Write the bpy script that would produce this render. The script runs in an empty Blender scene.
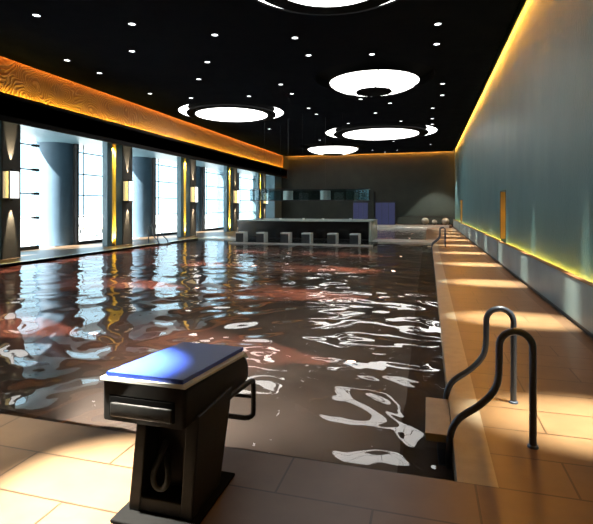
import bpy, bmesh, math, random
import numpy as np
from mathutils import Vector, Matrix
random.seed(7)
PI = math.pi
SC = bpy.context.scene
COL = SC.collection

# ------------------------------------------------------------------ camera
cam = bpy.data.cameras.new('camera')
camo = bpy.data.objects.new('camera', cam); COL.objects.link(camo); SC.camera = camo
cam.sensor_fit = 'HORIZONTAL'; cam.sensor_width = 36; cam.lens = 470 / 593 * 36
cam.shift_y = -55 / 593
cam.clip_start = .05; cam.clip_end = 500
camo.location = (0, 0, 1.65)
camo.rotation_euler = (PI / 2, 0, math.atan(131.5 / 470))

# ------------------------------------------------------------------ world, sun, exposure
w = bpy.data.worlds.new('world'); SC.world = w; w.use_nodes = True
bg = w.node_tree.nodes['Background']
bg.inputs[0].default_value = (.62, .86, 1, 1); bg.inputs[1].default_value = 3.4
sun = bpy.data.lights.new('sun', 'SUN'); sun.energy = 60; sun.angle = .01; sun.color = (1, .97, .92)
suno = bpy.data.objects.new('sun', sun); COL.objects.link(suno)
suno.rotation_euler = Vector((1, 1.5, -1.5)).to_track_quat('-Z', 'Y').to_euler()
SC.view_settings.view_transform = 'Standard'; SC.view_settings.look = 'None'
SC.view_settings.gamma = 1; SC.view_settings.use_curve_mapping = False
SC.view_settings.exposure = 0.0

def light(kind, name, loc, d, energy, color, parent=None, **kw):
    l = bpy.data.lights.new(name, kind); l.energy = energy; l.color = color
    for k, v in kw.items(): setattr(l, k, v)
    o = bpy.data.objects.new(name, l); COL.objects.link(o)
    o.location = loc; o.rotation_euler = Vector(d).to_track_quat('-Z', 'Y').to_euler()
    if parent: o.parent = parent
    return o
def strip(name, a, b, d, width, energy, color):
    """thin LED strip (area light) from a to b shining along d"""
    a, b, d = Vector(a), Vector(b), Vector(d).normalized()
    l = bpy.data.lights.new(name, 'AREA'); l.shape = 'RECTANGLE'; l.size = (b - a).length; l.size_y = width
    l.energy = energy; l.color = color
    x = (b - a).normalized(); z = -d; y = z.cross(x)
    o = bpy.data.objects.new(name, l); COL.objects.link(o)
    o.matrix_world = Matrix.Translation((a + b) / 2) @ Matrix((x, y, z)).transposed().to_4x4()
    return o
# hidden cove strips of the room
ORANGE = (1, .30, .03); AMBER = (1, .47, .05); YELLOW = (1, .68, .08)
strip('cove_light', (2.04, -2, 6.33), (2.04, 40.8, 6.33), (.3, 0, -1), .04, 800, (1, .38, .04))
strip('cove_light', (-12.3, 40.93, 6.36), (2, 40.93, 6.36), (0, .35, -1), .04, 600, ORANGE)
strip('cove_light', (-12.66, -2, 6.36), (-12.66, 40.8, 6.36), (-.6, 0, -1), .04, 110, ORANGE)
strip('cove_light', (-12.67, -2, 5.13), (-12.67, 40.8, 5.13), (-.7, 0, 1), .04, 420, (1, .56, .04))
strip('bench_light', (2.09, -2, .60), (2.09, 14.7, .60), (.25, 0, 1), .03, 48, YELLOW)
strip('bench_light', (2.09, 15.0, .60), (2.09, 32.4, .60), (.25, 0, 1), .03, 50, YELLOW)
strip('bench_light', (2.09, 32.8, .60), (2.09, 40, .60), (.25, 0, 1), .03, 24, YELLOW)

# ------------------------------------------------------------------ materials
def mat(name, color=(.5, .5, .5), rough=.5, metal=0, emit=None, strength=0, spec=.5, coat=0):
    m = bpy.data.materials.new(name); m.use_nodes = True
    p = m.node_tree.nodes['Principled BSDF']
    p.inputs['Base Color'].default_value = (*color, 1); p.inputs['Roughness'].default_value = rough
    p.inputs['Metallic'].default_value = metal; p.inputs['Specular IOR Level'].default_value = spec
    p.inputs['Coat Weight'].default_value = coat
    if emit:
        p.inputs['Emission Color'].default_value = (*emit, 1); p.inputs['Emission Strength'].default_value = strength
    return m
def N(m, t, **kw):
    n = m.node_tree.nodes.new(t)
    for k, v in kw.items():
        if k in n.inputs.keys(): n.inputs[k].default_value = v
        else: setattr(n, k, v)
    return n
def L(m, a, b): m.node_tree.links.new(a, b)
def ramp(m, stops):
    r = N(m, 'ShaderNodeValToRGB'); e = r.color_ramp.elements
    e[0].position, e[0].color = stops[0][0], (*stops[0][1], 1)
    e[1].position, e[1].color = stops[-1][0], (*stops[-1][1], 1)
    for p, c in stops[1:-1]:
        x = e.new(p); x.color = (*c, 1)
    return r
def noisy(name, c1, c2, scale, rough=.5, stretch=(1, 1, 1), bump=0, metal=0, detail=6, spec=.5, bscale=None):
    m = mat(name, c1, rough, metal, spec=spec); p = m.node_tree.nodes['Principled BSDF']
    tc = N(m, 'ShaderNodeTexCoord'); mp = N(m, 'ShaderNodeMapping'); mp.inputs['Scale'].default_value = stretch
    n = N(m, 'ShaderNodeTexNoise', Scale=scale, Detail=detail)
    L(m, tc.outputs['Object'], mp.inputs[0]); L(m, mp.outputs[0], n.inputs['Vector'])
    r = ramp(m, [(.3, c1), (.7, c2)]); L(m, n.outputs['Fac'], r.inputs[0]); L(m, r.outputs[0], p.inputs['Base Color'])
    if bump:
        n2 = N(m, 'ShaderNodeTexNoise', Scale=bscale or scale * 2, Detail=6); L(m, mp.outputs[0], n2.inputs['Vector'])
        b = N(m, 'ShaderNodeBump', Strength=bump, Distance=.02); L(m, n2.outputs['Fac'], b.inputs['Height'])
        L(m, b.outputs[0], p.inputs['Normal'])
    return m
def tile(name, c1, c2, joint, bw, bh, rough=.35, off=(0, 0), mortar=.004, bump=.15):
    m = mat(name, c1, rough); p = m.node_tree.nodes['Principled BSDF']
    tc = N(m, 'ShaderNodeTexCoord'); mp = N(m, 'ShaderNodeMapping'); mp.inputs['Location'].default_value = (off[0], off[1], 0)
    b = N(m, 'ShaderNodeTexBrick'); b.offset = .5
    for k, v in (('Scale', 1), ('Mortar Size', mortar), ('Mortar Smooth', .1), ('Brick Width', bw), ('Row Height', bh), ('Bias', 0)): b.inputs[k].default_value = v
    b.inputs['Color1'].default_value = (1, 1, 1, 1); b.inputs['Color2'].default_value = (.86, .86, .86, 1); b.inputs['Mortar'].default_value = (*joint, 1)
    L(m, tc.outputs['Object'], mp.inputs[0]); L(m, mp.outputs[0], b.inputs['Vector'])
    n = N(m, 'ShaderNodeTexNoise', Scale=3.5, Detail=10); n.inputs['Roughness'].default_value = .65
    L(m, tc.outputs['Object'], n.inputs['Vector'])
    r = ramp(m, [(.3, c1), (.72, c2)]); L(m, n.outputs['Fac'], r.inputs[0])
    mx = N(m, 'ShaderNodeMix', data_type='RGBA', blend_type='MULTIPLY'); mx.inputs[0].default_value = 1
    L(m, r.outputs[0], mx.inputs[6]); L(m, b.outputs['Color'], mx.inputs[7]); L(m, mx.outputs[2], p.inputs['Base Color'])
    bp = N(m, 'ShaderNodeBump', Strength=bump, Distance=.004); bp.invert = True
    L(m, b.outputs['Fac'], bp.inputs['Height']); L(m, bp.outputs[0], p.inputs['Normal'])
    return m

M = {}
M['deck'] = tile('deck_stone', (.104, .063, .034), (.146, .093, .051), (.25, .22, .2), 1.12, .40, .36, (.29, -.18), mortar=.007)
M['kerb'] = noisy('kerb_stone', (.21, .20, .165), (.27, .255, .21), 8, .35)
M['border'] = noisy('shaded_border_stone', (.06, .036, .022), (.08, .05, .03), 5, .4)
M['pale'] = noisy('pale_coping', (.55, .58, .55), (.68, .70, .66), 4, .25)
M['ceiling'] = noisy('ceiling_paint', (.006, .007, .010), (.009, .010, .012), 2, .8, spec=.0)
M['black'] = noisy('black_lacquer', (.010, .008, .007), (.014, .011, .010), 3, .6, spec=.1)
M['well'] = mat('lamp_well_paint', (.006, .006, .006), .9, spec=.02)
M['plaster'] = noisy('blue_plaster', (.040, .115, .135), (.070, .155, .172), 1.2, .45, (1, 1, .6), .35, bscale=30)
M['backwall'] = noisy('dark_plaster', (.024, .033, .030), (.034, .042, .036), 1.3, .6, bump=.15, spec=.2)
M['teal'] = noisy('teal_plaster', (.035, .08, .095), (.045, .095, .11), 2, .5)
M['pier_blue'] = noisy('blue_grey_paint', (.07, .14, .175), (.085, .16, .20), 2, .45)
M['sconce_panel'] = noisy('dark_bronze_panel', (.07, .062, .052), (.09, .08, .066), 3, .5)
M['column'] = noisy('column_paint', (.045, .085, .12), (.055, .10, .14), 2, .55)
M['bench'] = noisy('brushed_blue_steel', (.12, .185, .22), (.21, .29, .33), 3, .42, (1, .35, .3), .08, metal=.1, bscale=20, spec=.3)
M['wood'] = noisy('bench_wood_cap', (.12, .05, .02), (.2, .09, .035), 6, .4)
M['steel'] = mat('dark_steel', (.075, .10, .15), .36, .5)
M['frame'] = mat('window_frame', (.012, .013, .015), .5)
M['plastic'] = noisy('black_plastic', (.008, .008, .008), (.013, .013, .012), 30, .45, spec=.22)
M['plastic2'] = noisy('charcoal_plastic', (.018, .02, .02), (.026, .028, .028), 40, .55, spec=.2)
M['white'] = mat('white_plastic', (.75, .74, .70), .4)
M['whitetop'] = mat('white_lacquer', (.72, .76, .74), .35)
M['stoolgrey'] = noisy('woven_grey', (.035, .04, .044), (.06, .066, .07), 25, .6)
M['worktop'] = noisy('green_stone_top', (.42, .50, .47), (.55, .62, .58), 4, .2)
M['barfront'] = mat('bar_black_gloss', (.010, .010, .010), .2)
M['chrome'] = mat('polished_steel', (.6, .6, .58), .15, 1)
M['terrace'] = noisy('terrace_paving', (.55, .56, .55), (.66, .66, .64), 3, .6)
M['tablebeige'] = mat('terrace_table_top', (.55, .42, .22), .5)
M['white_emit'] = mat('lamp_diffuser', (.8, .8, .8), .5, emit=(1, .985, .95), strength=3.9)
M['dot_emit'] = mat('downlight_lens', (.8, .8, .8), .5, emit=(.93, .97, 1), strength=4)
M['ring_emit'] = mat('ring_diffuser', (.8, .8, .8), .5, emit=(1, .99, .96), strength=5)
M['sconce_emit'] = mat('sconce_glass', (.8, .8, .8), .5, emit=(1, .99, .95), strength=2.2)
M['sconce_side'] = mat('sconce_cream_glass', (.7, .6, .4), .5, emit=(1, .83, .5), strength=.40)
M['door_glow'] = mat('violet_glass_lit', (.03, .03, .07), .4, emit=(.11, .15, .42), strength=.15)
M['gilt'] = mat('gilt_lining', (.62, .48, .16), .5)
M['amber_paint'] = mat('amber_lining', (.40, .24, .06), .6)
M['lens_emit'] = mat('pool_lamp_lens', (.8, .6, .5), .5, emit=(1, .60, .45), strength=8)
M['ball'] = noisy('ball_stone', (.16, .16, .14), (.24, .235, .20), 5, .25)
M['blue_pad'] = noisy('blue_grit_pad', (.022, .06, .42), (.035, .085, .50), 120, .42, bump=.12, bscale=300)
M['basin_wall'] = noisy('basin_tile', (.10, .065, .05), (.13, .09, .07), 3, .5)

# relief swirls on the upper left wall
m = mat('swirl_relief', (.5, .3, .15), .5); p = m.node_tree.nodes['Principled BSDF']
tc = N(m, 'ShaderNodeTexCoord')
mp = N(m, 'ShaderNodeMapping'); mp.inputs['Scale'].default_value = (0, 1, 1)
L(m, tc.outputs['Object'], mp.inputs[0])
nz = N(m, 'ShaderNodeTexNoise', Scale=.9, Detail=2); L(m, mp.outputs[0], nz.inputs['Vector'])
vm = N(m, 'ShaderNodeMix', data_type='RGBA', blend_type='ADD'); vm.inputs[0].default_value = .9
L(m, mp.outputs[0], vm.inputs[6]); L(m, nz.outputs['Color'], vm.inputs[7])
vo = N(m, 'ShaderNodeTexVoronoi', Scale=.95); L(m, vm.outputs[2], vo.inputs['Vector'])
ml = N(m, 'ShaderNodeMath', operation='MULTIPLY'); ml.inputs[1].default_value = 85; L(m, vo.outputs['Distance'], ml.inputs[0])
sn = N(m, 'ShaderNodeMath', operation='SINE'); L(m, ml.outputs[0], sn.inputs[0])
r = ramp(m, [(.0, (.32, .18, .10)), (.75, (.30, .16, .085)), (1, (.56, .37, .22))])
ad = N(m, 'ShaderNodeMath', operation='MULTIPLY_ADD'); ad.inputs[1].default_value = .5; ad.inputs[2].default_value = .5
L(m, sn.outputs[0], ad.inputs[0]); L(m, ad.outputs[0], r.inputs[0]); L(m, r.outputs[0], p.inputs['Base Color'])
bp = N(m, 'ShaderNodeBump', Strength=.8, Distance=.03); L(m, ad.outputs[0], bp.inputs['Height']); L(m, bp.outputs[0], p.inputs['Normal'])
M['swirl'] = m

# pool floor mosaic
m = noisy('pool_mosaic', (.18, .14, .115), (.29, .235, .20), .8, .5)
M['pool_floor'] = m

def glass(name, tint, refl_boost=1.0, ior=1.45):
    m = bpy.data.materials.new(name); m.use_nodes = True; nt = m.node_tree
    for n in list(nt.nodes): nt.nodes.remove(n)
    o = nt.nodes.new('ShaderNodeOutputMaterial'); t = nt.nodes.new('ShaderNodeBsdfTransparent'); g = nt.nodes.new('ShaderNodeBsdfGlossy')
    lw = nt.nodes.new('ShaderNodeLayerWeight'); lw.inputs[0].default_value = .5; mx = nt.nodes.new('ShaderNodeMixShader')
    pw = nt.nodes.new('ShaderNodeMath'); pw.operation = 'POWER'; pw.inputs[1].default_value = 4
    f = nt.nodes.new('ShaderNodeMath'); f.operation = 'MULTIPLY_ADD'; f.inputs[1].default_value = .8; f.inputs[2].default_value = refl_boost * .04
    nt.links.new(lw.outputs['Facing'], pw.inputs[0]); nt.links.new(pw.outputs[0], f.inputs[0])
    t.inputs[0].default_value = (*tint, 1); g.inputs['Roughness'].default_value = .03
    nt.links.new(f.outputs[0], mx.inputs[0]); nt.links.new(t.outputs[0], mx.inputs[1]); nt.links.new(g.outputs[0], mx.inputs[2])
    nt.links.new(mx.outputs[0], o.inputs[0]); return m
M['glass'] = glass('clear_glass', (.93, .97, .98))
M['smoke'] = glass('smoked_glass', (.66, .76, .78), 2.0)
# water
m = bpy.data.materials.new('pool_water'); m.use_nodes = True; nt = m.node_tree
for n in list(nt.nodes): nt.nodes.remove(n)
o = nt.nodes.new('ShaderNodeOutputMaterial'); rf = nt.nodes.new('ShaderNodeBsdfRefraction'); g = nt.nodes.new('ShaderNodeBsdfGlossy')
f = nt.nodes.new('ShaderNodeFresnel'); mx = nt.nodes.new('ShaderNodeMixShader')
rf.inputs['Color'].default_value = (.88, .90, .88, 1); rf.inputs['IOR'].default_value = 1.33; rf.inputs['Roughness'].default_value = 0
g.inputs['Roughness'].default_value = .0; f.inputs[0].default_value = 1.52
nt.links.new(f.outputs[0], mx.inputs[0]); nt.links.new(rf.outputs[0], mx.inputs[1]); nt.links.new(g.outputs[0], mx.inputs[2])
nt.links.new(mx.outputs[0], o.inputs[0]); M['water'] = m

# ------------------------------------------------------------------ mesh helpers
class MB:
    def __init__(s): s.bm = bmesh.new()
    def box(s, x0, x1, y0, y1, z0, z1, bevel=0, seg=2):
        r = bmesh.ops.create_cube(s.bm, size=1)
        for v in r['verts']:
            v.co = ((x0 + x1) / 2 + v.co.x * (x1 - x0), (y0 + y1) / 2 + v.co.y * (y1 - y0), (z0 + z1) / 2 + v.co.z * (z1 - z0))
        if bevel:
            es = list({e for v in r['verts'] for e in v.link_edges})
            bmesh.ops.bevel(s.bm, geom=es, offset=bevel, segments=seg, affect='EDGES', profile=.5)
        return s
    def lathe(s, prof, c=(0, 0, 0), n=48, a0=0, a1=2 * PI):
        full = abs(a1 - a0 - 2 * PI) < 1e-6; k = n if full else n + 1; rings = []
        for r, z in prof:
            if r < 1e-6: rings.append([s.bm.verts.new((c[0], c[1], c[2] + z))])
            else: rings.append([s.bm.verts.new((c[0] + r * math.cos(a0 + (a1 - a0) * i / n), c[1] + r * math.sin(a0 + (a1 - a0) * i / n), c[2] + z)) for i in range(k)])
        for A, B in zip(rings, rings[1:]):
            for i in range(n):
                j = (i + 1) % k
                if len(A) == 1 and len(B) == 1: continue
                if len(A) == 1: s.bm.faces.new((A[0], B[i], B[j]))
                elif len(B) == 1: s.bm.faces.new((A[i], A[j], B[0]))
                else: s.bm.faces.new((A[i], A[j], B[j], B[i]))
        return s
    def tube(s, pts, r, n=14, smooth=0):
        P = [Vector(p) for p in pts]
        for _ in range(smooth):
            Q = [P[0]]
            for a, b in zip(P, P[1:]): Q += [a * .75 + b * .25, a * .25 + b * .75]
            P = Q + [P[-1]]
        t = (P[1] - P[0]).normalized(); u = t.orthogonal().normalized(); rings = []
        for i, p in enumerate(P):
            nt = (P[min(i + 1, len(P) - 1)] - P[max(i - 1, 0)]).normalized()
            q = t.rotation_difference(nt); u = (q @ u).normalized(); t = nt; v = t.cross(u)
            rings.append([s.bm.verts.new(p + r * (math.cos(2 * PI * k / n) * u + math.sin(2 * PI * k / n) * v)) for k in range(n)])
        for A, B in zip(rings, rings[1:]):
            for k in range(n): s.bm.faces.new((A[k], A[(k + 1) % n], B[(k + 1) % n], B[k]))
        s.bm.faces.new(rings[0][::-1]); s.bm.faces.new(rings[-1]); return s
    def prism(s, poly, axis, a, b, bevel=0):
        """extrude a polygon; axis 'x': poly is (y,z); 'z': (x,y); 'y': (x,z)"""
        def mk(p, t): return {'x': (t, p[0], p[1]), 'y': (p[0], t, p[1]), 'z': (p[0], p[1], t)}[axis]
        A = [s.bm.verts.new(mk(p, a)) for p in poly]; B = [s.bm.verts.new(mk(p, b)) for p in poly]; n = len(poly)
        fs = [s.bm.faces.new(A), s.bm.faces.new(B[::-1])]
        for i in range(n): fs.append(s.bm.faces.new((A[i], B[i], B[(i + 1) % n], A[(i + 1) % n])))
        if bevel:
            es = [e for e in set(fs[0].edges) | set(fs[1].edges)]
            bmesh.ops.bevel(s.bm, geom=es, offset=bevel, segments=3, affect='EDGES', profile=.5)
        return s
    def build(s, name, m, parent=None, smooth=False, loc=None, kind=None):
        bmesh.ops.recalc_face_normals(s.bm, faces=s.bm.faces)
        me = bpy.data.meshes.new(name); s.bm.to_mesh(me); s.bm.free(); me.materials.append(M[m] if isinstance(m, str) else m)
        if smooth:
            me.polygons.foreach_set('use_smooth', [True] * len(me.polygons)); me.set_sharp_from_angle(angle=math.radians(35))
        o = bpy.data.objects.new(name, me); COL.objects.link(o)
        if parent: o.parent = parent
        if loc: o.location = loc
        if kind: o['kind'] = kind
        return o
def struct(name, mb, m, **kw): return mb.build(name, m, kind='structure', **kw)
def thing(name, label, cat, loc=(0, 0, 0), rz=0, group=None):
    o = bpy.data.objects.new(name, None); COL.objects.link(o); o.location = loc; o.rotation_euler = (0, 0, rz)
    o.empty_display_size = .2; return tag(o, label, cat, group)
def tag(o, label, cat, group=None):
    o['label'] = label; o['category'] = cat
    if group: o['group'] = group
    return o
def dup(root, loc, rz=0, label=None):
    r = root.copy(); COL.objects.link(r); r.location = loc; r.rotation_euler = (0, 0, rz)
    if label: r['label'] = label
    for ch in list(root.children):
        c = ch.copy(); COL.objects.link(c); c.parent = r
        for g in ch.children:
            d = g.copy(); COL.objects.link(d); d.parent = c
    return r

# ------------------------------------------------------------------ room shell
XL, XR, YN, YF = -11.75, .17, 2.98, 22.6        # pool rim
RX, BY, CZ = 2.15, 41.0, 6.25                   # right wall, back wall, ceiling
X2L, X2R, Y2N, Y2F = -4.2, -.1, 24.6, 37.0      # second pool
WZ = -.07
fl = MB()
fl.box(-14.9, RX, -3, YN, -.3, 0)
fl.box(.40, 1.80, YN, BY, -.3, 0)
fl.box(-14.9, XL, YN, BY, -.3, 0)
fl.box(XL, XR + .23, Y2F, BY, -.3, 0); fl.box(XL, X2L, 24.4, Y2F, -.3, 0); fl.box(X2R, .40, 24.4, Y2F, -.3, 0)
fl.box(X2L, X2R, 24.4, Y2N, -.3, 0)
struct('floor', fl, 'deck')
struct('trim_1', MB().box(XR, .40, YN, YF, -.3, .001), 'kerb')                 # light kerb along the right pool rim
struct('trim_2', MB().box(1.80, RX, YN, BY, -.3, .0), 'border')  # border tiles, coloured darker to hold the shade along the bench foot
struct('trim_3', MB().box(XL, .40, YF, 24.4, -.3, .002), 'pale')
struct('trim_4', MB().box(X2L, X2R, Y2F - .02, Y2F + .8, -.2, .06).box(X2L, 1.6, 38.8, 38.86, 0, .2), 'pale')
struct('trim_5', MB().box(XL - .22, XL, YN, YF, -.29, .003), 'pale')

def basin(name, x0, x1, y0, y1, zf, steps=True):
    b = MB()
    b.box(x0 - .2, x0, y0 - .2, y1 + .2, zf - .1, -.3 if name else 0).box(x1, x1 + .2, y0 - .2, y1 + .2, zf - .1, -.3)
    b.box(x0, x1, y0 - .2, y0, zf - .1, -.3).box(x0, x1, y1, y1 + .2, zf - .1, -.3)
    if steps:
        b.box(x0, x1, y0, y0 + .42, zf, -.42)
        b.box(x1 - .38, x1, y0 + .42, y1, zf, -.42)
    struct('wall_' + name, b, 'basin_wall')
    struct('floor_' + name, MB().box(x0, x1, y0, y1, zf - .1, zf), 'pool_floor')
basin('pool', XL, XR, YN, YF, -1.35)
basin('small_pool', X2L, X2R, Y2N, Y2F, -.9, False)

# rippled water surface: sum of travelling sine waves on a real grid
def water(name, label, x0, x1, y0, y1, nx, ny, amp):
    rng = np.random.RandomState(11)
    xs = np.linspace(x0, x1, nx); tt = np.linspace(0, 1, ny); ys = y0 + (y1 - y0) * (.35 * tt + .65 * tt ** 2)
    X, Y = np.meshgrid(xs, ys); Z = np.zeros_like(X)
    wx = X + .25 * np.sin(Y * 1.1 + .7) + .18 * np.sin(X * .9 + Y * .6); wy = Y + .22 * np.sin(X * 1.3) + .15 * np.sin(X * .5 - Y * 1.7)
    for i in range(34):
        lam = .32 * (4.4 ** rng.rand()); th = rng.normal(PI / 2, .8); k = 2 * PI / lam
        a = lam * (.9 + .4 * rng.rand()) / 34
        Z += a * np.sin(k * (wx * math.cos(th) + wy * math.sin(th)) + rng.rand() * 6.28)
    for i in range(16):
        lam = .13 * (2.4 ** rng.rand()); th = rng.rand() * PI; k = 2 * PI / lam
        patch = .5 + .5 * np.sin(X * (.7 + rng.rand()) + Y * (.6 + rng.rand()) + rng.rand() * 6)
        Z += .20 * lam / 16 * patch * np.sin(k * (wx * math.cos(th) + wy * math.sin(th)) + rng.rand() * 6.28)
    Z = WZ + amp * Z
    co = np.stack([X, Y, Z], -1).reshape(-1, 3).astype(np.float32)
    idx = np.arange(nx * ny).reshape(ny, nx)
    q = np.stack([idx[:-1, :-1], idx[:-1, 1:], idx[1:, 1:], idx[1:, :-1]], -1).reshape(-1, 4).astype(np.int32)
    me = bpy.data.meshes.new(name); me.vertices.add(len(co)); me.vertices.foreach_set('co', co.ravel())
    me.loops.add(q.size); me.loops.foreach_set('vertex_index', q.ravel()); me.polygons.add(len(q))
    me.polygons.foreach_set('loop_start', np.arange(0, q.size, 4, dtype=np.int32))
    me.update(calc_edges=True); me.polygons.foreach_set('use_smooth', [True] * len(q)); me.materials.append(M['water']); me.update()
    o = bpy.data.objects.new(name, me); COL.objects.link(o); o['kind'] = 'stuff'; tag(o, label, 'water'); return o
water('pool_water', 'rippling dark water filling the large swimming pool', XL, XR, YN, YF, 620, 900, .045)
water('pool_water', 'calm water in the small pool behind the bar', X2L, X2R, Y2N, Y2F, 90, 200, .02)

# right wall (with two lit niches), bench handled below
rw = MB()
for y0, y1 in ((-3, 14.6), (15.6, 32.3), (34.0, BY)): rw.box(RX, RX + .25, y0, y1, 0, 6.6)
rw.box(RX + .2, RX + .25, 14.6, 15.6, 0, 6.6).box(RX + .2, RX + .25, 32.3, 34.0, 0, 6.6)
for y0, y1 in ((14.6, 15.6), (32.3, 34.0)): rw.box(RX, RX + .2, y0, y1, 2.12, 6.6)
struct('wall_right', rw, 'plaster')
struct('wall_back', MB().box(-13.2, RX + .25, BY, BY + .25, 0, 6.6), 'backwall')
struct('wall_near', MB().box(-15, RX + .25, -3.25, -3, 0, 6.6), 'backwall')
# left: solid ends, upper wall, bulkhead
struct('wall_left', MB().box(-14.9, -12.9, -3, 4.65, 0, 4.4).box(-14.9, -12.9, 39.2, BY, 0, 4.4).box(-14.9, -14.75, 39, 39.2, 0, 4.4), 'teal')
struct('wall_upper_left', MB().box(-13.0, -12.75, -3, BY, 4.95, 6.6), 'swirl')
struct('trim_6', MB().box(-12.95, -12.35, -3, BY, 4.42, 4.99).box(-12.40, -12.35, -3, BY, 4.25, 5.11), 'black')   # black bulkhead
struct('ceiling_window_side', MB().box(-16.05, -12.40, -3, BY, 4.40, 4.55), 'pier_blue')
struct('roof', MB().box(-13.2, RX + .3, -3.3, BY + .3, 6.6, 6.75).box(-16.05, -12.9, -3, BY, 4.9, 5.0), 'ceiling')

# ceiling with round lamp wells
LAMPS = [  # kind, x, y, radius
    ('ring', -1.86, 9.15, 1.97), ('bowl', -1.86, 16.9, 2.10), ('ring', -9.25, 21.3, 2.55),
    ('ring', -2.85, 29.5, 3.40), ('bowl', -7.0, 35.3, 2.55)]
bm = bmesh.new()
cx0, cx1, cy0, cy1 = -12.55, 2.0, -3, BY - .15
vs = [bm.verts.new(v) for v in ((cx0, cy0, CZ), (cx1, cy0, CZ), (cx1, cy1, CZ), (cx0, cy1, CZ))]
es = [bm.edges.new((vs[i], vs[(i + 1) % 4])) for i in range(4)]
for _, x, y, r in LAMPS:
    c = [bm.verts.new((x + r * math.cos(a * PI / 36), y + r * math.sin(a * PI / 36), CZ)) for a in range(72)]
    es += [bm.edges.new((c[i], c[(i + 1) % 72])) for i in range(72)]
bmesh.ops.triangle_fill(bm, edges=es, use_beauty=True, use_dissolve=False)
ce = MB(); ce.bm.free(); ce.bm = bm
for a, b in (((cx1 - .03, cx1), (cy0, cy1)), ((cx0, cx0 + .03), (cy0, cy1)), ((cx0, cx1), (cy1 - .03, cy1))):
    ce.box(a[0], a[1], b[0], b[1], CZ, CZ + .10)
struct('ceiling', ce, 'ceiling')

# ------------------------------------------------------------------ window side: pillars, windows, columns
for k in range(-1, 5):
    ye = 12.4 + 6.05 * k
    struct('pillar', MB().box(-13.12, -13.0, ye - 1.7, ye, 0, 4.4).box(-13.0, -12.88, ye - 1.7, ye - 1.39, 0, 4.4).box(-13.0, -12.88, ye - 1.13, ye - .70, 0, 4.4), 'pier_blue')
    struct('pillar_panel', MB().box(-13.0, -12.86, ye - .69, ye, 0, 4.38), 'sconce_panel')
    if k >= 0:
        ordn = ['nearest the camera, at the left edge', 'second from the camera', 'third from the camera', 'fourth from the camera', 'farthest from the camera'][k]
        t = thing('wall_sconce', 'glowing box sconce on the dark pillar panel ' + ordn, 'wall lamp', (-12.86, ye, 1.9), 0, 'box sconces on the window pillars')
        MB().box(0, .27, -.69, -.34, 0, .03).box(0, .27, -.69, -.34, .87, .90).box(0, .02, -.69, -.34, 0, .9).box(.255, .285, -.70, -.665, 0, .9).build('frame', 'frame', t)
        MB().box(.27, .285, -.665, -.33, .03, .87).build('front_glass', 'sconce_emit', t)
        MB().box(.02, .255, -.69, -.675, .03, .87).build('side_glass', 'sconce_side', t)
        for z, d in ((.93, 1), (-.03, -1)):
            MB().lathe([(0, -.02), (.045, -.02), (.05, .02), (.035, .03), (0, .03)] if d > 0 else [(0, .02), (.045, .02), (.05, -.02), (.035, -.03), (0, -.03)], (.09, -.42, z), 16).build('spot_cup', 'frame', t)
            light('SPOT', 'sconce_spot', (.10, -.38, z + .05 * d), (-.13, 0, d), 700, (1, .85, .6), t, spot_size=math.radians(26), spot_blend=.6, shadow_soft_size=.01)
        s = thing('slot_light', 'tall yellow slot light in the blue pillar ' + ordn, 'wall lamp', (-13.0, ye - 1.26, 0), 0, 'slot lights in the window pillars')
        MB().box(0.002, .006, -.125, .125, .02, 4.38).box(.002, .118, -.129, -.124, .02, 4.38).box(.002, .118, .124, .129, .02, 4.38).build('reflector', 'gilt', s)
        for z, d in ((.05, 1), (4.33, -1)):
            MB().box(.01, .10, -.08, .08, min(z - .04 * d, z), max(z - .04 * d, z)).build('lamp_housing', 'frame', s)
            light('SPOT', 'slot_spot', (.075, 0, z + .02 * d), (-.05, 0, d), 700, (1, .80, .20), s, spot_size=math.radians(70), spot_blend=.9, shadow_soft_size=.02)
    # window and column of the bay
    y0, y1 = ye - 1.25, ye + 2.7
    if k == 4: y1 = 39.0
    wd = MB()
    wd.box(-14.90, -14.72, y0 - .09, y0 + .06, 0, 4.4)
    for z in (.12, 1.23, 2.17, 3.10, 4.05): wd.box(-14.83, -14.77, y0, y1, z - .022, z + .022)
    wd.box(-14.815, -14.785, y0 + .42, y0 + .45, .6, 4.4).box(-14.86, -14.74, y0, y1, 0, .10)
    for z in (1.23, 2.17, 3.10, 4.05): wd.box(-14.87, -14.73, y1 - .28, y1, z - .05, z + .05, .015)
    f = struct('window_%d' % (k + 2), wd, 'frame')
    MB().box(-14.81, -14.795, y0, y1, .1, 4.4).build('pane', 'glass', f)
    if k < 4:
        struct('column', MB().lathe([(.78, 0), (.78, 4.4)], (-15.7, ye + 4.6, 0), 48), 'column', smooth=True)
struct('wall_window_end', MB().box(-14.75, -12.9, 39.0, 39.2, 0, 4.4), 'pier_blue')
# terrace outside
struct('ground_terrace', MB().box(-70, -14.9, -30, 90, -.4, -.03), 'terrace')
def terrace_table():
    t = thing('terrace_table', '', 'table', (0, 0, -.03), 0, 'round tables on the terrace')
    MB().lathe([(0, .40), (.34, .40), (.36, .42), (.36, .45), (.34, .46), (0, .46)], n=24).build('table_top', 'tablebeige', t, True)
    MB().lathe([(0, 0), (.2, 0), (.2, .02), (.05, .05), (.04, .40), (0, .40)], n=16).build('pedestal', 'frame', t, True)
    return t
def terrace_lounger():
    t = thing('lounger', '', 'lounger', (0, 0, -.03), 0, 'loungers on the terrace')
    MB().box(-.9, .35, -.3, .3, .26, .33, .02).build('seat', 'tablebeige', t)
    MB().prism([(.35, .28), (.92, .60), (.90, .67), (.33, .34)], 'y', -.3, .3).build('backrest', 'tablebeige', t)
    for x in (-.8, .5):
        for y in (-.26, .26): MB().box(x - .025, x + .025, y - .025, y + .025, 0, .28).build('leg', 'frame', t)
    return t
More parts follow.
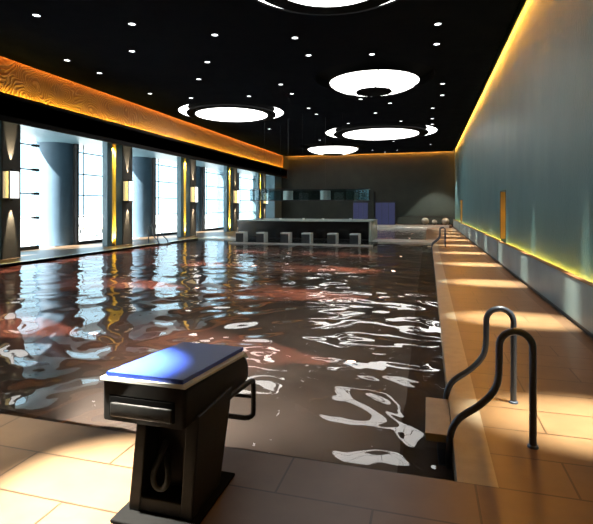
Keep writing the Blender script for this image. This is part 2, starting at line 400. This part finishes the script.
tt = [(-17.9, 20.2, 'first window, left of its pair'), (-18.3, 22.9, 'first window, right of its pair'), (-19.5, 26.6, 'second window pane behind the dark column'), (-19.0, 32.0, 'third window'), (-19.5, 45.0, 'fourth window')]
tl = [(-19.6, 21.6, 'first window'), (-20.5, 25.4, 'first window beside the dark column'), (-21.0, 28.6, 'second window pane'), (-20.5, 33.9, 'third window'), (-21.0, 43.0, 'fourth window')]
A = terrace_table(); B = terrace_lounger()
for i, (x, y, s) in enumerate(tt):
    o = A if i == 0 else dup(A, (0, 0, 0)); o.location = (x, y, -.03); o['label'] = 'low round terrace table outside the ' + s
for i, (x, y, s) in enumerate(tl):
    o = B if i == 0 else dup(B, (0, 0, 0)); o.location = (x, y, -.03); o.rotation_euler = (0, 0, .5 + .3 * i); o['label'] = 'beige terrace lounger outside the ' + s

# ------------------------------------------------------------------ ceiling lamps
LL = ['huge round ring lamp in the ceiling, nearest the camera, cut by the top edge', 'large white bowl lamp with dark centre cap hanging from the ceiling',
      'round ring lamp in the ceiling near the orange patterned wall', 'wide round ring lamp in the ceiling beyond the large bowl lamp', 'small far bowl lamp in the ceiling above the bar']
for (kind, x, y, R), lab in zip(LAMPS, LL):
    t = thing('ceiling_lamp', lab, 'ceiling lamp', (x, y, CZ), 0, 'big round ceiling lamps')
    if kind == 'ring':
        H = .24; q = .62 if y < 12 else .68
        MB().lathe([(R, 0), (R, .02), (R, H), (0, H)], n=72).build('well', 'well', t)
        MB().lathe([(R * .83, H - .03), (R * .985, H - .03), (R * .985, .04), (R * .995, .04), (R * .995, H - .01), (R * .83, H - .01), (R * .83, H - .03)], n=72).build('ring_light', 'ring_emit', t)
        MB().lathe([(0, -.04), (R * .85, -.04), (R * .85, -.10), (R * (q + .012), -.11), (R * (q + .012), -.09), (0, -.09)], n=72).build('dish', 'well', t)
        MB().lathe([(R * (q + .005), -.095), (R * q, -.115), (R * .5, -.125), (0, -.13)], n=72).build('diffuser', 'white_emit', t, True)
        MB().lathe([(.05, -.04), (.05, .24)], n=12).build('stem', 'well', t)
    else:
        r = R * .75
        MB().lathe([(R, 0), (R, .28), (0, .28)], n=72).build('well', 'well', t, True)
        prof = [(r * c, zz) for c, zz in ((1, -.16), (.985, -.19), (.93, -.26), (.84, -.33), (.72, -.39), (.58, -.44), (.44, -.47), (.40, -.48))]
        b = MB().lathe([(a, z * R / 2.1) for a, z in prof], n=72).build('bowl', 'white_emit', t, True)
        zc = -.48 * R / 2.1
        MB().lathe([(r * .40, zc + .02), (r * .40, zc - .03), (r * .30, zc - .05), (0, zc - .05)], n=48).build('cap', 'well', t, True)
        for j in range(8):
            a = j * PI / 4 + .2
            MB().tube([((q + .004) * math.cos(a), (q + .004) * math.sin(a), z * R / 2.1 - .004) for q, z in prof], .016, 6).build('seam', 'stoolgrey', b)
        MB().lathe([(.06, 0), (.06, .28)], n=12).build('stem', 'well', t)
        MB().lathe([(r * .97, -.158 * R / 2.1), (0, -.158 * R / 2.1)], n=48).build('top_plate', 'well', t)

# small downlights (traced on the ceiling plane)
def on_ceiling(u, v):
    a = (u - 296.5) / 470; t = (CZ - 1.65) * 470 / (207 - v)
    return t * (-.2694 + .963 * a), t * (.963 + .2694 * a)
DL = [(36.4, 15, 'far left in the top left corner of the photo'), (132, 23.7, 'upper of two left of centre near the photo top'), (214.8, 34.6, 'left of the nearest ring lamp, near the photo top'),
      (132, 50.9, 'lower of two left of centre near the photo top'), (207.4, 61.8, 'one row behind the one left of the nearest ring lamp'), (67, 60, 'close to the orange patterned wall, nearest one'),
      (99.5, 72.8, 'close to the orange patterned wall, second one'), (198.6, 78.9, 'above the left ring lamp'), (150, 93.4, 'close to the orange patterned wall, third one'),
      (191, 97.8, 'just above the left crescent of the left ring lamp'), (249, 96, 'just above the right side of the left ring lamp'), (280.8, 84.2, 'left of the large bowl lamp, nearer of two'),
      (292, 93.5, 'left of the large bowl lamp, farther of two'), (294.9, 37.5, 'between ring lamp and bowl lamp, left one'), (308.6, 55, 'between ring lamp and bowl lamp, second from left'),
      (372, 54, 'between ring lamp and bowl lamp, directly in front of the bowl'), (437.8, 23.7, 'nearest of the row beside the right wall'), (436.7, 43.8, 'second of the row beside the right wall'),
      (442.6, 83.5, 'third of the row beside the right wall'), (442.2, 95, 'fourth of the row beside the right wall'), (432.6, 108, 'fifth of the row beside the right wall'),
      (432.2, 118.5, 'sixth of the row beside the right wall'), (432.2, 124, 'seventh of the row beside the right wall'), (430.7, 144.3, 'last of the row beside the right wall'),
      (308.6, 108, 'between left ring lamp and bowl lamp, left one'), (316.4, 114, 'between left ring lamp and bowl lamp, right one'), (360.6, 99, 'just behind the bowl lamp, left one'),
      (390, 103, 'just behind the bowl lamp, right one'), (375.4, 112.8, 'midway between bowl lamp and wide ring lamp'), (348.3, 123.2, 'in front of wide ring lamp, left one'),
      (365, 127, 'in front of wide ring lamp, middle one'), (401, 121, 'in front of wide ring lamp, right one'), (269.3, 128.8, 'behind the left ring lamp'),
      (319.8, 140, 'in front of the far bowl lamp'), (393.6, 141.4, 'just behind the wide ring lamp'), (372.5, 150, 'near the back wall, left of three'), (385, 152, 'near the back wall, middle of three'),
      (397, 150, 'near the back wall, right of three')]
first = None
for u, v, s in DL:
    x, y = on_ceiling(u, v)
    if first is None:
        t = first = thing('downlight', '', 'downlight', (x, y, CZ), 0, 'small round downlights in the ceiling')
        MB().lathe([(.085, 0), (.105, 0), (.105, -.012), (.085, -.016), (.085, 0)], n=24).build('trim_ring', 'well', t)
        MB().lathe([(.086, -.008), (0, -.01)], n=24).build('lens', 'dot_emit', t)
    else: t = dup(first, (x, y, CZ))
    t['label'] = 'small bright downlight ' + s
# accent spots washing the right deck and wall
proto = None
for i in range(11):
    y = .6 + 3.45 * i
    if proto is None:
        t = proto = thing('accent_spotlight', '', 'spotlight', (1.38, y, CZ), 0, 'dark accent spotlights over the right deck')
        MB().lathe([(.035, -.002), (.05, -.002), (.05, -.012), (.035, -.015)], n=20).build('trim_ring', 'well', t)
    else: t = dup(proto, (1.28, y, CZ))
    t['label'] = 'tiny dark accent spotlight in the ceiling edge beside right wall'
    light('SPOT', 'accent_beam', (0, 0, -.03), (.012, 0, -1), 10500, (1, .90, .66), t, spot_size=math.radians(22), spot_blend=1, shadow_soft_size=.03).scale = (.55, 1, 1)
# spot over the starting block, and a scallop on the back wall
for loc, d, e, sz, bl, lab in (((-3.3, 1.75, CZ), (1.47, .52, -6.2), 42000, 14, .8, 'ceiling spotlight above the starting block'),
                      ((.65, 38.7, CZ), (0, .05, -1), 3500, 66, .3, 'ceiling spotlight washing the right end of back wall'),
                      ((-4.3, 1.6, CZ), (.3, .7, -6.2), 6500, 34, 1, 'ceiling spotlight over the near left pool corner')):
    t = thing('accent_spotlight', lab, 'spotlight', loc, 0)
    MB().lathe([(.035, -.002), (.05, -.002), (.05, -.012), (.035, -.015)], n=20).build('trim_ring', 'well', t)
    light('SPOT', 'accent_beam', (0, 0, -.03), d, e, (1, .94, .80), t, spot_size=math.radians(sz), spot_blend=bl, shadow_soft_size=.04)

# ------------------------------------------------------------------ right bench
for i, (y0, y1, s) in enumerate(((-2.9, 14.72, 'nearest section, running to the first lit niche'), (15.0, 32.4, 'middle section between the two lit niches'), (32.75, 40.2, 'short far section by the back wall'))):
    t = thing('wall_bench', 'long low blue-grey bench panel along right wall, ' + s, 'bench', (1.97, y0, 0), 0, 'bench sections along the right wall')
    MB().box(0, .055, 0, y1 - y0, .07, .655, .004, 1).build('front_panel', 'bench', t)
    MB().box(-.006, .07, 0, y1 - y0, .655, .672).build('cap', 'wood', t)
    MB().box(.03, .10, .02, y1 - y0 - .02, 0, .07).build('plinth', 'frame', t)
    MB().box(.05, .175, 0, y1 - y0, .50, .54).build('light_shelf', 'frame', t)
for y, hw, s, e in ((15.1, .5, 'the nearer one', 30), (33.15, .85, 'the farther one', 22)):
    t = thing('niche_light', 'narrow amber lit niche in the right wall, ' + s, 'wall lamp', (RX, y, .68), 0, 'amber niches in the right wall')
    MB().box(.185, .197, -hw + .01, hw - .01, 0, 1.43).box(.0, .185, hw - .012, hw - .002, 0, 1.43).box(.0, .185, -hw + .002, -hw + .012, 0, 1.43).build('reflector', 'amber_paint', t)
    MB().box(-.012, .01, -hw - .02, -hw, 0, 1.46).box(-.012, .01, hw, hw + .02, 0, 1.46).box(-.012, .01, -hw, hw, 1.44, 1.46).build('frame', 'frame', t)
    light('SPOT', 'niche_spot', (.09, 0, .05), (.04, 0, 1), e, (1, .62, .10), t, spot_size=math.radians(100), spot_blend=1, shadow_soft_size=.02)
    light('SPOT', 'niche_spot', (.09, 0, 1.42), (.04, 0, -1), e * .6, (1, .55, .06), t, spot_size=math.radians(100), spot_blend=1, shadow_soft_size=.02)

# ------------------------------------------------------------------ back wall: doors, low ledge, balls
for i, (x0, x1) in enumerate(((-6.30, -5.02), (-4.38, -2.72))):
    d = struct('door_%d' % (i + 1), MB().box(x0 - .08, x0, 40.9, BY, 0, 2.12).box(x1, x1 + .08, 40.9, BY, 0, 2.12).box(x0 - .08, x1 + .08, 40.9, BY, 2.02, 2.16), 'frame')
    n = 3
    for j in range(n):
        a = x0 + (x1 - x0) * j / n; b = x0 + (x1 - x0) * (j + 1) / n
        MB().box(a + .015, b - .015, 40.94, 40.97, .02, 2.02).build('panel', 'door_glow', d)
struct('pillar', MB().box(-4.95, -4.46, 40.7, BY, 0, 3.0), 'backwall')
t = thing('wall_bench', 'low dark ledge along the back wall behind the stone balls', 'bench', (-2.5, 40.3, 0))
MB().box(0, 4.4, 0, .06, .26, .84).build('front_panel', 'backwall', t); MB().box(0, 4.4, -.02, .68, .84, .87).build('top', 'black', t)
MB().box(.05, 4.35, .05, .6, .2, .26).build('plinth', 'frame', t)
struct('floor_plinth', MB().box(-2.6, 1.8, 38.86, BY, 0, .2), 'deck')
def ball_at(u, r, s):
    a = (u - 296.5) / 470; y = 39.4; x = y * (-.2694 + .963 * a) / (.963 + .2694 * a)
    o = MB().lathe([(r * math.sin(PI * k / 24), -r * math.cos(PI * k / 24)) for k in range(25)], n=40).build('stone_ball', 'ball', None, True, (x, y, .2 + r))
    tag(o, 'pale polished ball by the back wall, ' + s, 'ball', 'balls by the back wall')
ball_at(425.2, .30, 'leftmost of three'); ball_at(434.5, .22, 'smallest, in the middle of three'); ball_at(445.5, .30, 'rightmost, next to the right wall')

# ------------------------------------------------------------------ bar island, stools, canopy
bx0, bx1, by0, by1 = -9.42, -2.60, 22.45, 25.4
t = thing('bar_counter', 'long black island bar with pale stone top beyond the pool', 'bar', (bx0, by0, 0))
W, D = bx1 - bx0, by1 - by0
MB().box(0, W - .12, .06, .5, 0, .94).box(0, .5, .5, D - .5, 0, .94).box(0, W - .12, D - .5, D - .06, 0, .94).box(W - .6, W - .12, .5, D - .5, 0, .94).build('counter_body', 'barfront', t)
MB().box(-.05, W, 0, .62, .94, 1.0, .008).box(-.05, .57, .62, D - .62, .94, 1.0).box(W - .62, W, .62, D - .62, .94, 1.0).box(-.05, W, D - .62, D, .94, 1.0).build('worktop', 'worktop', t)
MB().box(W - .11, W - .01, 0.02, D - .02, 0, .94).build('end_panel', 'worktop', t)
MB().box(0, W - .12, .02, .06, .03, .10).build('kick_plate', 'frame', t)
struct('floor_bar_platform', MB().box(-9.1, -2.3, 20.6, YF, -.3, -.005), 'barfront')
struct('trim_7', MB().box(-9.1, -2.3, 20.56, 20.60, -.30, .0), 'pale')  # pale colour stands in for light on the platform's front edge
proto = None
st = ['leftmost of the six', 'second from the left', 'third from the left', 'fourth from the left', 'fifth from the left', 'rightmost of the six']
for i, (u0, u1) in enumerate(((237.3, 248.2), (257.3, 268.6), (281.6, 292.8), (302.5, 314), (328.3, 339.5), (350.5, 362))):
    a = ((u0 + u1) / 2 - 1 - 296.5) / 470; y = 21.05; x = y * (-.2694 + .963 * a) / (.963 + .2694 * a)
    if proto is None:
        s = proto = thing('bar_stool', '', 'stool', (x, y, 0), 0, 'cube stools in front of the bar')
        MB().box(-.22, .17, -.22, .22, 0, .40, .01).build('body', 'stoolgrey', s)
        MB().box(-.22, .22, -.225, .225, .40, .46, .01).build('seat', 'whitetop', s)
        MB().box(.17, .22, -.225, .225, 0, .40).build('side_panel', 'whitetop', s)
    else: s = dup(proto, (x, y, 0))
    s['label'] = 'grey cube stool with white top by the bar, ' + st[i]
    s.location.z = -.005
for i, (u, sx) in enumerate(((280.7, 'leftmost'), (303.5, 'second from the left'), (323, 'third from the left'), (350.5, 'rightmost'))):
    a = (u - 296.5) / 470; y = 22.75; x = y * (-.2694 + .963 * a) / (.963 + .2694 * a)
    o = MB().lathe([(0, 0), (.05, 0), (.065, .05), (.06, .09), (.05, .09), (.05, .02), (0, .02)], n=20).build('bowl', 'whitetop', None, True, (x, y, 1.0))
    tag(o, 'small pale bowl on the bar top, ' + sx, 'bowl', 'small bowls on the bar top')
# smoked glass canopy ring above the bar
t = thing('bar_canopy', 'smoked glass ring canopy hanging above the island bar', 'canopy', ((bx0 + bx1) / 2, (by0 + by1) / 2, 1.98))
hw, hd, rc = 3.15, 1.35, 1.2
def stadium(o=0):
    P = []
    for cx, cy, a0 in ((hw - rc, hd - rc, 0), (-hw + rc, hd - rc, 90), (-hw + rc, -hd + rc, 180), (hw - rc, -hd + rc, 270)):
        for k in range(13):
            a = math.radians(a0 + 90 * k / 12); P.append((cx + (rc + o) * math.cos(a), cy + (rc + o) * math.sin(a)))
    return P
def ring(o0, o1, z0, z1):
    b = MB(); P0, P1 = stadium(o0), stadium(o1); n = len(P0)
    V = [[b.bm.verts.new((p[0], p[1], z)) for p in P] for P, z in ((P0, z0), (P1, z0), (P1, z1), (P0, z1))]
    for i in range(n):
        j = (i + 1) % n
        for q in range(4): b.bm.faces.new((V[q][i], V[q][j], V[(q + 1) % 4][j], V[(q + 1) % 4][i]))
    return b
ring(-.006, .006, .02, .56).build('glass_band', 'smoke', t, True)
ring(-.02, .02, .56, .60).build('top_rim', 'frame', t); ring(-.015, .015, 0, .02).build('bottom_rim', 'frame', t)
for x, y in ((-2, -hd), (0, -hd), (2, -hd), (-2, hd), (0, hd), (2, hd)): MB().tube([(x, y, .58), (x, y, CZ - 1.98)], .003, 6).build('rod', 'frame', t)
for x, s in ((-1.95, 'left one'), (.05, 'right one')):  # drums added to stand in for highlights on the glass band
    o = thing('highlight_drum', 'added pale drum giving a highlight in the smoked canopy, ' + s, 'highlight drum', ((bx0 + bx1) / 2 + x + .9, 23.6, 2.03), 0, 'highlight drums over the bar')
    MB().lathe([(.26, 0), (.26, .46), (0, .46)], n=32).build('shade', 'whitetop', o, True)
    MB().lathe([(0, .01), (.25, .01)], n=32).build('diffuser', 'dot_emit', o)
    MB().tube([(0, 0, .46), (0, 0, CZ - 2.03)], .008, 8).build('cord', 'frame', o)

# ------------------------------------------------------------------ pool ladders
def rail(y):
    P = [(.525, y, 0), (.525, y, .35), (.525, y, .68)]
    P += [(.4175 + .1075 * math.cos(a * PI / 12), y, .68 + .1075 * math.sin(a * PI / 12)) for a in range(1, 12)]
    P += [(.31, y, .68), (.31, y, .56), (.307, y, .46), (.295, y, .40), (.265, y, .34), (.215, y, .28), (.155, y, .225), (.09, y, .18), (.035, y, .13), (0, y, .07), (-.018, y, 0), (-.022, y, -.10), (-.022, y, -.60), (-.022, y, -1.1)]
    return P
lad = thing('pool_ladder', 'curved steel pool ladder on the near right pool corner, beside beige step', 'ladder', (XR, 3.93, 0), 0, 'pool ladders')
for y in (-.38, .38):
    h = MB().tube(rail(y), .0245, 18, 1).build('handrail', 'steel', lad, True)
    MB().lathe([(.0245, .018), (.034, .014), (.038, 0), (.0245, 0)], (.525, y, 0), 20).build('base_ring', 'steel', h, True)
MB().box(-.19, -.002, -.34, .34, -.075, -.012, .006).build('top_step', 'kerb', lad)
for z in (-.42, -.72): MB().box(-.10, -.01, -.36, .36, z - .02, z + .02, .005).build('step', 'steel', lad)
l2 = dup(lad, (XR, 20.6, 0), 0, 'small distant pool ladder on the right rim, near the balls')
l3 = dup(lad, (XL, 19.2, 0), PI, 'small distant pool ladder on the left rim, before the windows')

# ------------------------------------------------------------------ starting block
sb = thing('starting_block', 'black starting block with blue sloping pad at the near pool edge', 'starting block', (-1.38, 2.4, 0))
ox, oy = -1.38, 2.4
def S(b, x0, x1, y0, y1, z0, z1, bev=0): return b.box(x0 - ox, x1 - ox, y0 - oy, y1 - oy, z0, z1, bev)
S(MB(), -1.60, -1.14, 2.10, 2.68, 0, .018, .006).build('base_shadow_plate', 'well', sb)  # plate blackened to stand in for the block's shadow on the deck
# pedestal: tapered frame with a deep recess on its near face
ped = MB()
def quadbox(b, lo, hi, z0, z1):
    """lo, hi: (x0,x1,y0,y1) at bottom and top"""
    v = [b.bm.verts.new((x - ox, y - oy, z0)) for x, y in ((lo[0], lo[2]), (lo[1], lo[2]), (lo[1], lo[3]), (lo[0], lo[3]))]
    u = [b.bm.verts.new((x - ox, y - oy, z1)) for x, y in ((hi[0], hi[2]), (hi[1], hi[2]), (hi[1], hi[3]), (hi[0], hi[3]))]
    fs = [b.bm.faces.new(v[::-1]), b.bm.faces.new(u)] + [b.bm.faces.new((v[i], v[(i + 1) % 4], u[(i + 1) % 4], u[i])) for i in range(4)]
    bmesh.ops.bevel(b.bm, geom=list({e for f in fs for e in f.edges}), offset=.008, segments=2, affect='EDGES', profile=.5)
quadbox(ped, (-1.56, -1.49, 2.20, 2.55), (-1.55, -1.485, 2.27, 2.72), .018, .53)
quadbox(ped, (-1.25, -1.18, 2.20, 2.55), (-1.25, -1.175, 2.27, 2.72), .018, .53)
quadbox(ped, (-1.53, -1.20, 2.34, 2.55), (-1.53, -1.20, 2.42, 2.72), .02, .53)
quadbox(ped, (-1.53, -1.20, 2.205, 2.40), (-1.53, -1.20, 2.215, 2.40), .018, .09)
ped.build('pedestal', 'plastic', sb)
MB().tube([(-1.42 - ox, 2.36 - oy, .33), (-1.43 - ox, 2.30 - oy, .26), (-1.45 - ox, 2.26 - oy, .19), (-1.43 - ox, 2.25 - oy, .13), (-1.37 - ox, 2.25 - oy, .125), (-1.35 - ox, 2.26 - oy, .18), (-1.38 - ox, 2.30 - oy, .24), (-1.42 - ox, 2.36 - oy, .25)], .017, 10, 2).build('hook', 'plastic2', sb, True)
# head body: side profile (y,z) extruded across
def sl(y): return .715 - (y - 2.19) * .085
prof = [(2.165, .504), (2.98, .450), (3.03, .458), (3.055, .49), (3.05, .56), (3.02, .61), (2.96, sl(2.96)), (2.165, sl(2.165))]
hd_ = MB().prism([(y - oy, z) for y, z in prof], 'x', -1.70 - ox, -1.195 - ox, .024).build('head', 'plastic', sb, True)
rp = [(2.155, sl(2.155)), (2.96, sl(2.96)), (3.02, .612), (3.03, .622), (2.968, sl(2.96) + .016), (2.155, sl(2.155) + .018)]
MB().prism([(y - oy, z) for y, z in rp], 'x', -1.705 - ox, -1.19 - ox, .004).build('rim', 'white', sb)
pp = [(2.175, sl(2.175) + .018), (3.00, sl(3.0) + .022), (3.00, sl(3.0) + .046), (2.175, sl(2.175) + .042)]
MB().prism([(y - oy, z) for y, z in pp], 'x', -1.68 - ox, -1.215 - ox, .003).build('pad', 'blue_pad', sb)
# grip recess on the near face: raised lip and inset bar
MB().box(-1.655 - ox, -1.255 - ox, 2.160 - oy, 2.185 - oy, .528, .645, .010).build('grip_recess', M['well'], hd_)
MB().box(-1.64 - ox, -1.27 - ox, 2.150 - oy, 2.17 - oy, .530, .606, .010, 3).build('grip', 'plastic', hd_, True)
# backstroke grab bar over the water
bar = [(-1.23, 2.42, .485), (-1.19, 2.60, .478), (-1.185, 2.95, .455), (-1.185, 3.08, .440), (-1.185, 3.11, .41), (-1.185, 3.11, .22), (-1.185, 3.10, .185), (-1.22, 3.08, .17), (-1.30, 3.08, .17), (-1.52, 3.08, .17), (-1.57, 3.10, .185), (-1.58, 3.11, .22), (-1.58, 3.11, .41), (-1.58, 3.08, .44), (-1.56, 2.6, .478)]
g = MB().tube([(x - ox, y - oy, z) for x, y, z in bar], .018, 12, 1).build('grab_bar', 'plastic', sb, True)
MB().tube([(-1.185 - ox, 3.11 - oy, .31), (-1.58 - ox, 3.11 - oy, .31)], .012, 12).build('cross_bar', 'plastic', g, True)

# ------------------------------------------------------------------ underwater lamps
PINK = (1, .34, .22)
n = 0
for x, y, dx, e, rowl in ((-1.0, 6.4, -1, 260, 'nearest of the right row'), (-1.0, 10.3, -1, 260, 'second of the right row'), (-1.0, 14.2, -1, 300, 'third of the right row'), (-1.0, 18.1, -1, 320, 'last of the right row'),
                    (-5.2, 6.4, -1, 240, 'nearest of the left row'), (-5.4, 10.3, -1, 240, 'second of the left row'), (-5.4, 14.2, -1, 260, 'third of the left row'), (-5.4, 18.1, -1, 260, 'last of the left row')):
    t = thing('underwater_lamp', 'red glowing underwater lamp in the large pool, ' + rowl, 'pool lamp', (x, y, -1.35), 0, 'lamps on the pool floor')
    MB().lathe([(0, 0), (.11, 0), (.11, .03), (.07, .06), (0, .07)], n=20).build('housing', 'steel', t, True)
    MB().lathe([(0, .085), (.05, .08), (.06, .065)], n=16).build('lens', 'lens_emit', t, True)
    light('SPOT', 'underwater_beam', (-.05, 0, .15), (dx, 0, -.16), e * 18, PINK, t, spot_size=math.radians(46), spot_blend=1, shadow_soft_size=.04)
for x, y, s in ((-1.0, 27.5, 'nearer'), (-1.0, 32, 'farther')):
    t = thing('underwater_lamp', 'red glowing underwater lamp in the small pool, ' + s + ' one', 'pool lamp', (x, y, -.9), 0, 'lamps on the pool floor')
    MB().lathe([(0, 0), (.11, 0), (.11, .03), (.07, .06), (0, .07)], n=20).build('housing', 'steel', t, True)
    MB().lathe([(0, .085), (.05, .08), (.06, .065)], n=16).build('lens', 'lens_emit', t, True)
    light('SPOT', 'underwater_beam', (-.05, 0, .16), (-1, 0, -.10), 2500, PINK, t, spot_size=math.radians(46), spot_blend=1, shadow_soft_size=.04)
t = thing('underwater_lamp', 'added white underwater lamp on near pool wall, brightening the pool floor', 'pool lamp', (-3.2, YN + .42, -.75), 0)
MB().lathe([(0, 0), (.12, 0), (.12, .03), (0, .04)], n=20).build('housing', 'steel', t, True)
light('SPOT', 'underwater_beam', (0, .12, .1), (.30, 1, -.32), 600, (1, .9, .82), t, spot_size=math.radians(130), spot_blend=1, shadow_soft_size=.08)  # added beam, makes the pale lit area on the pool floor
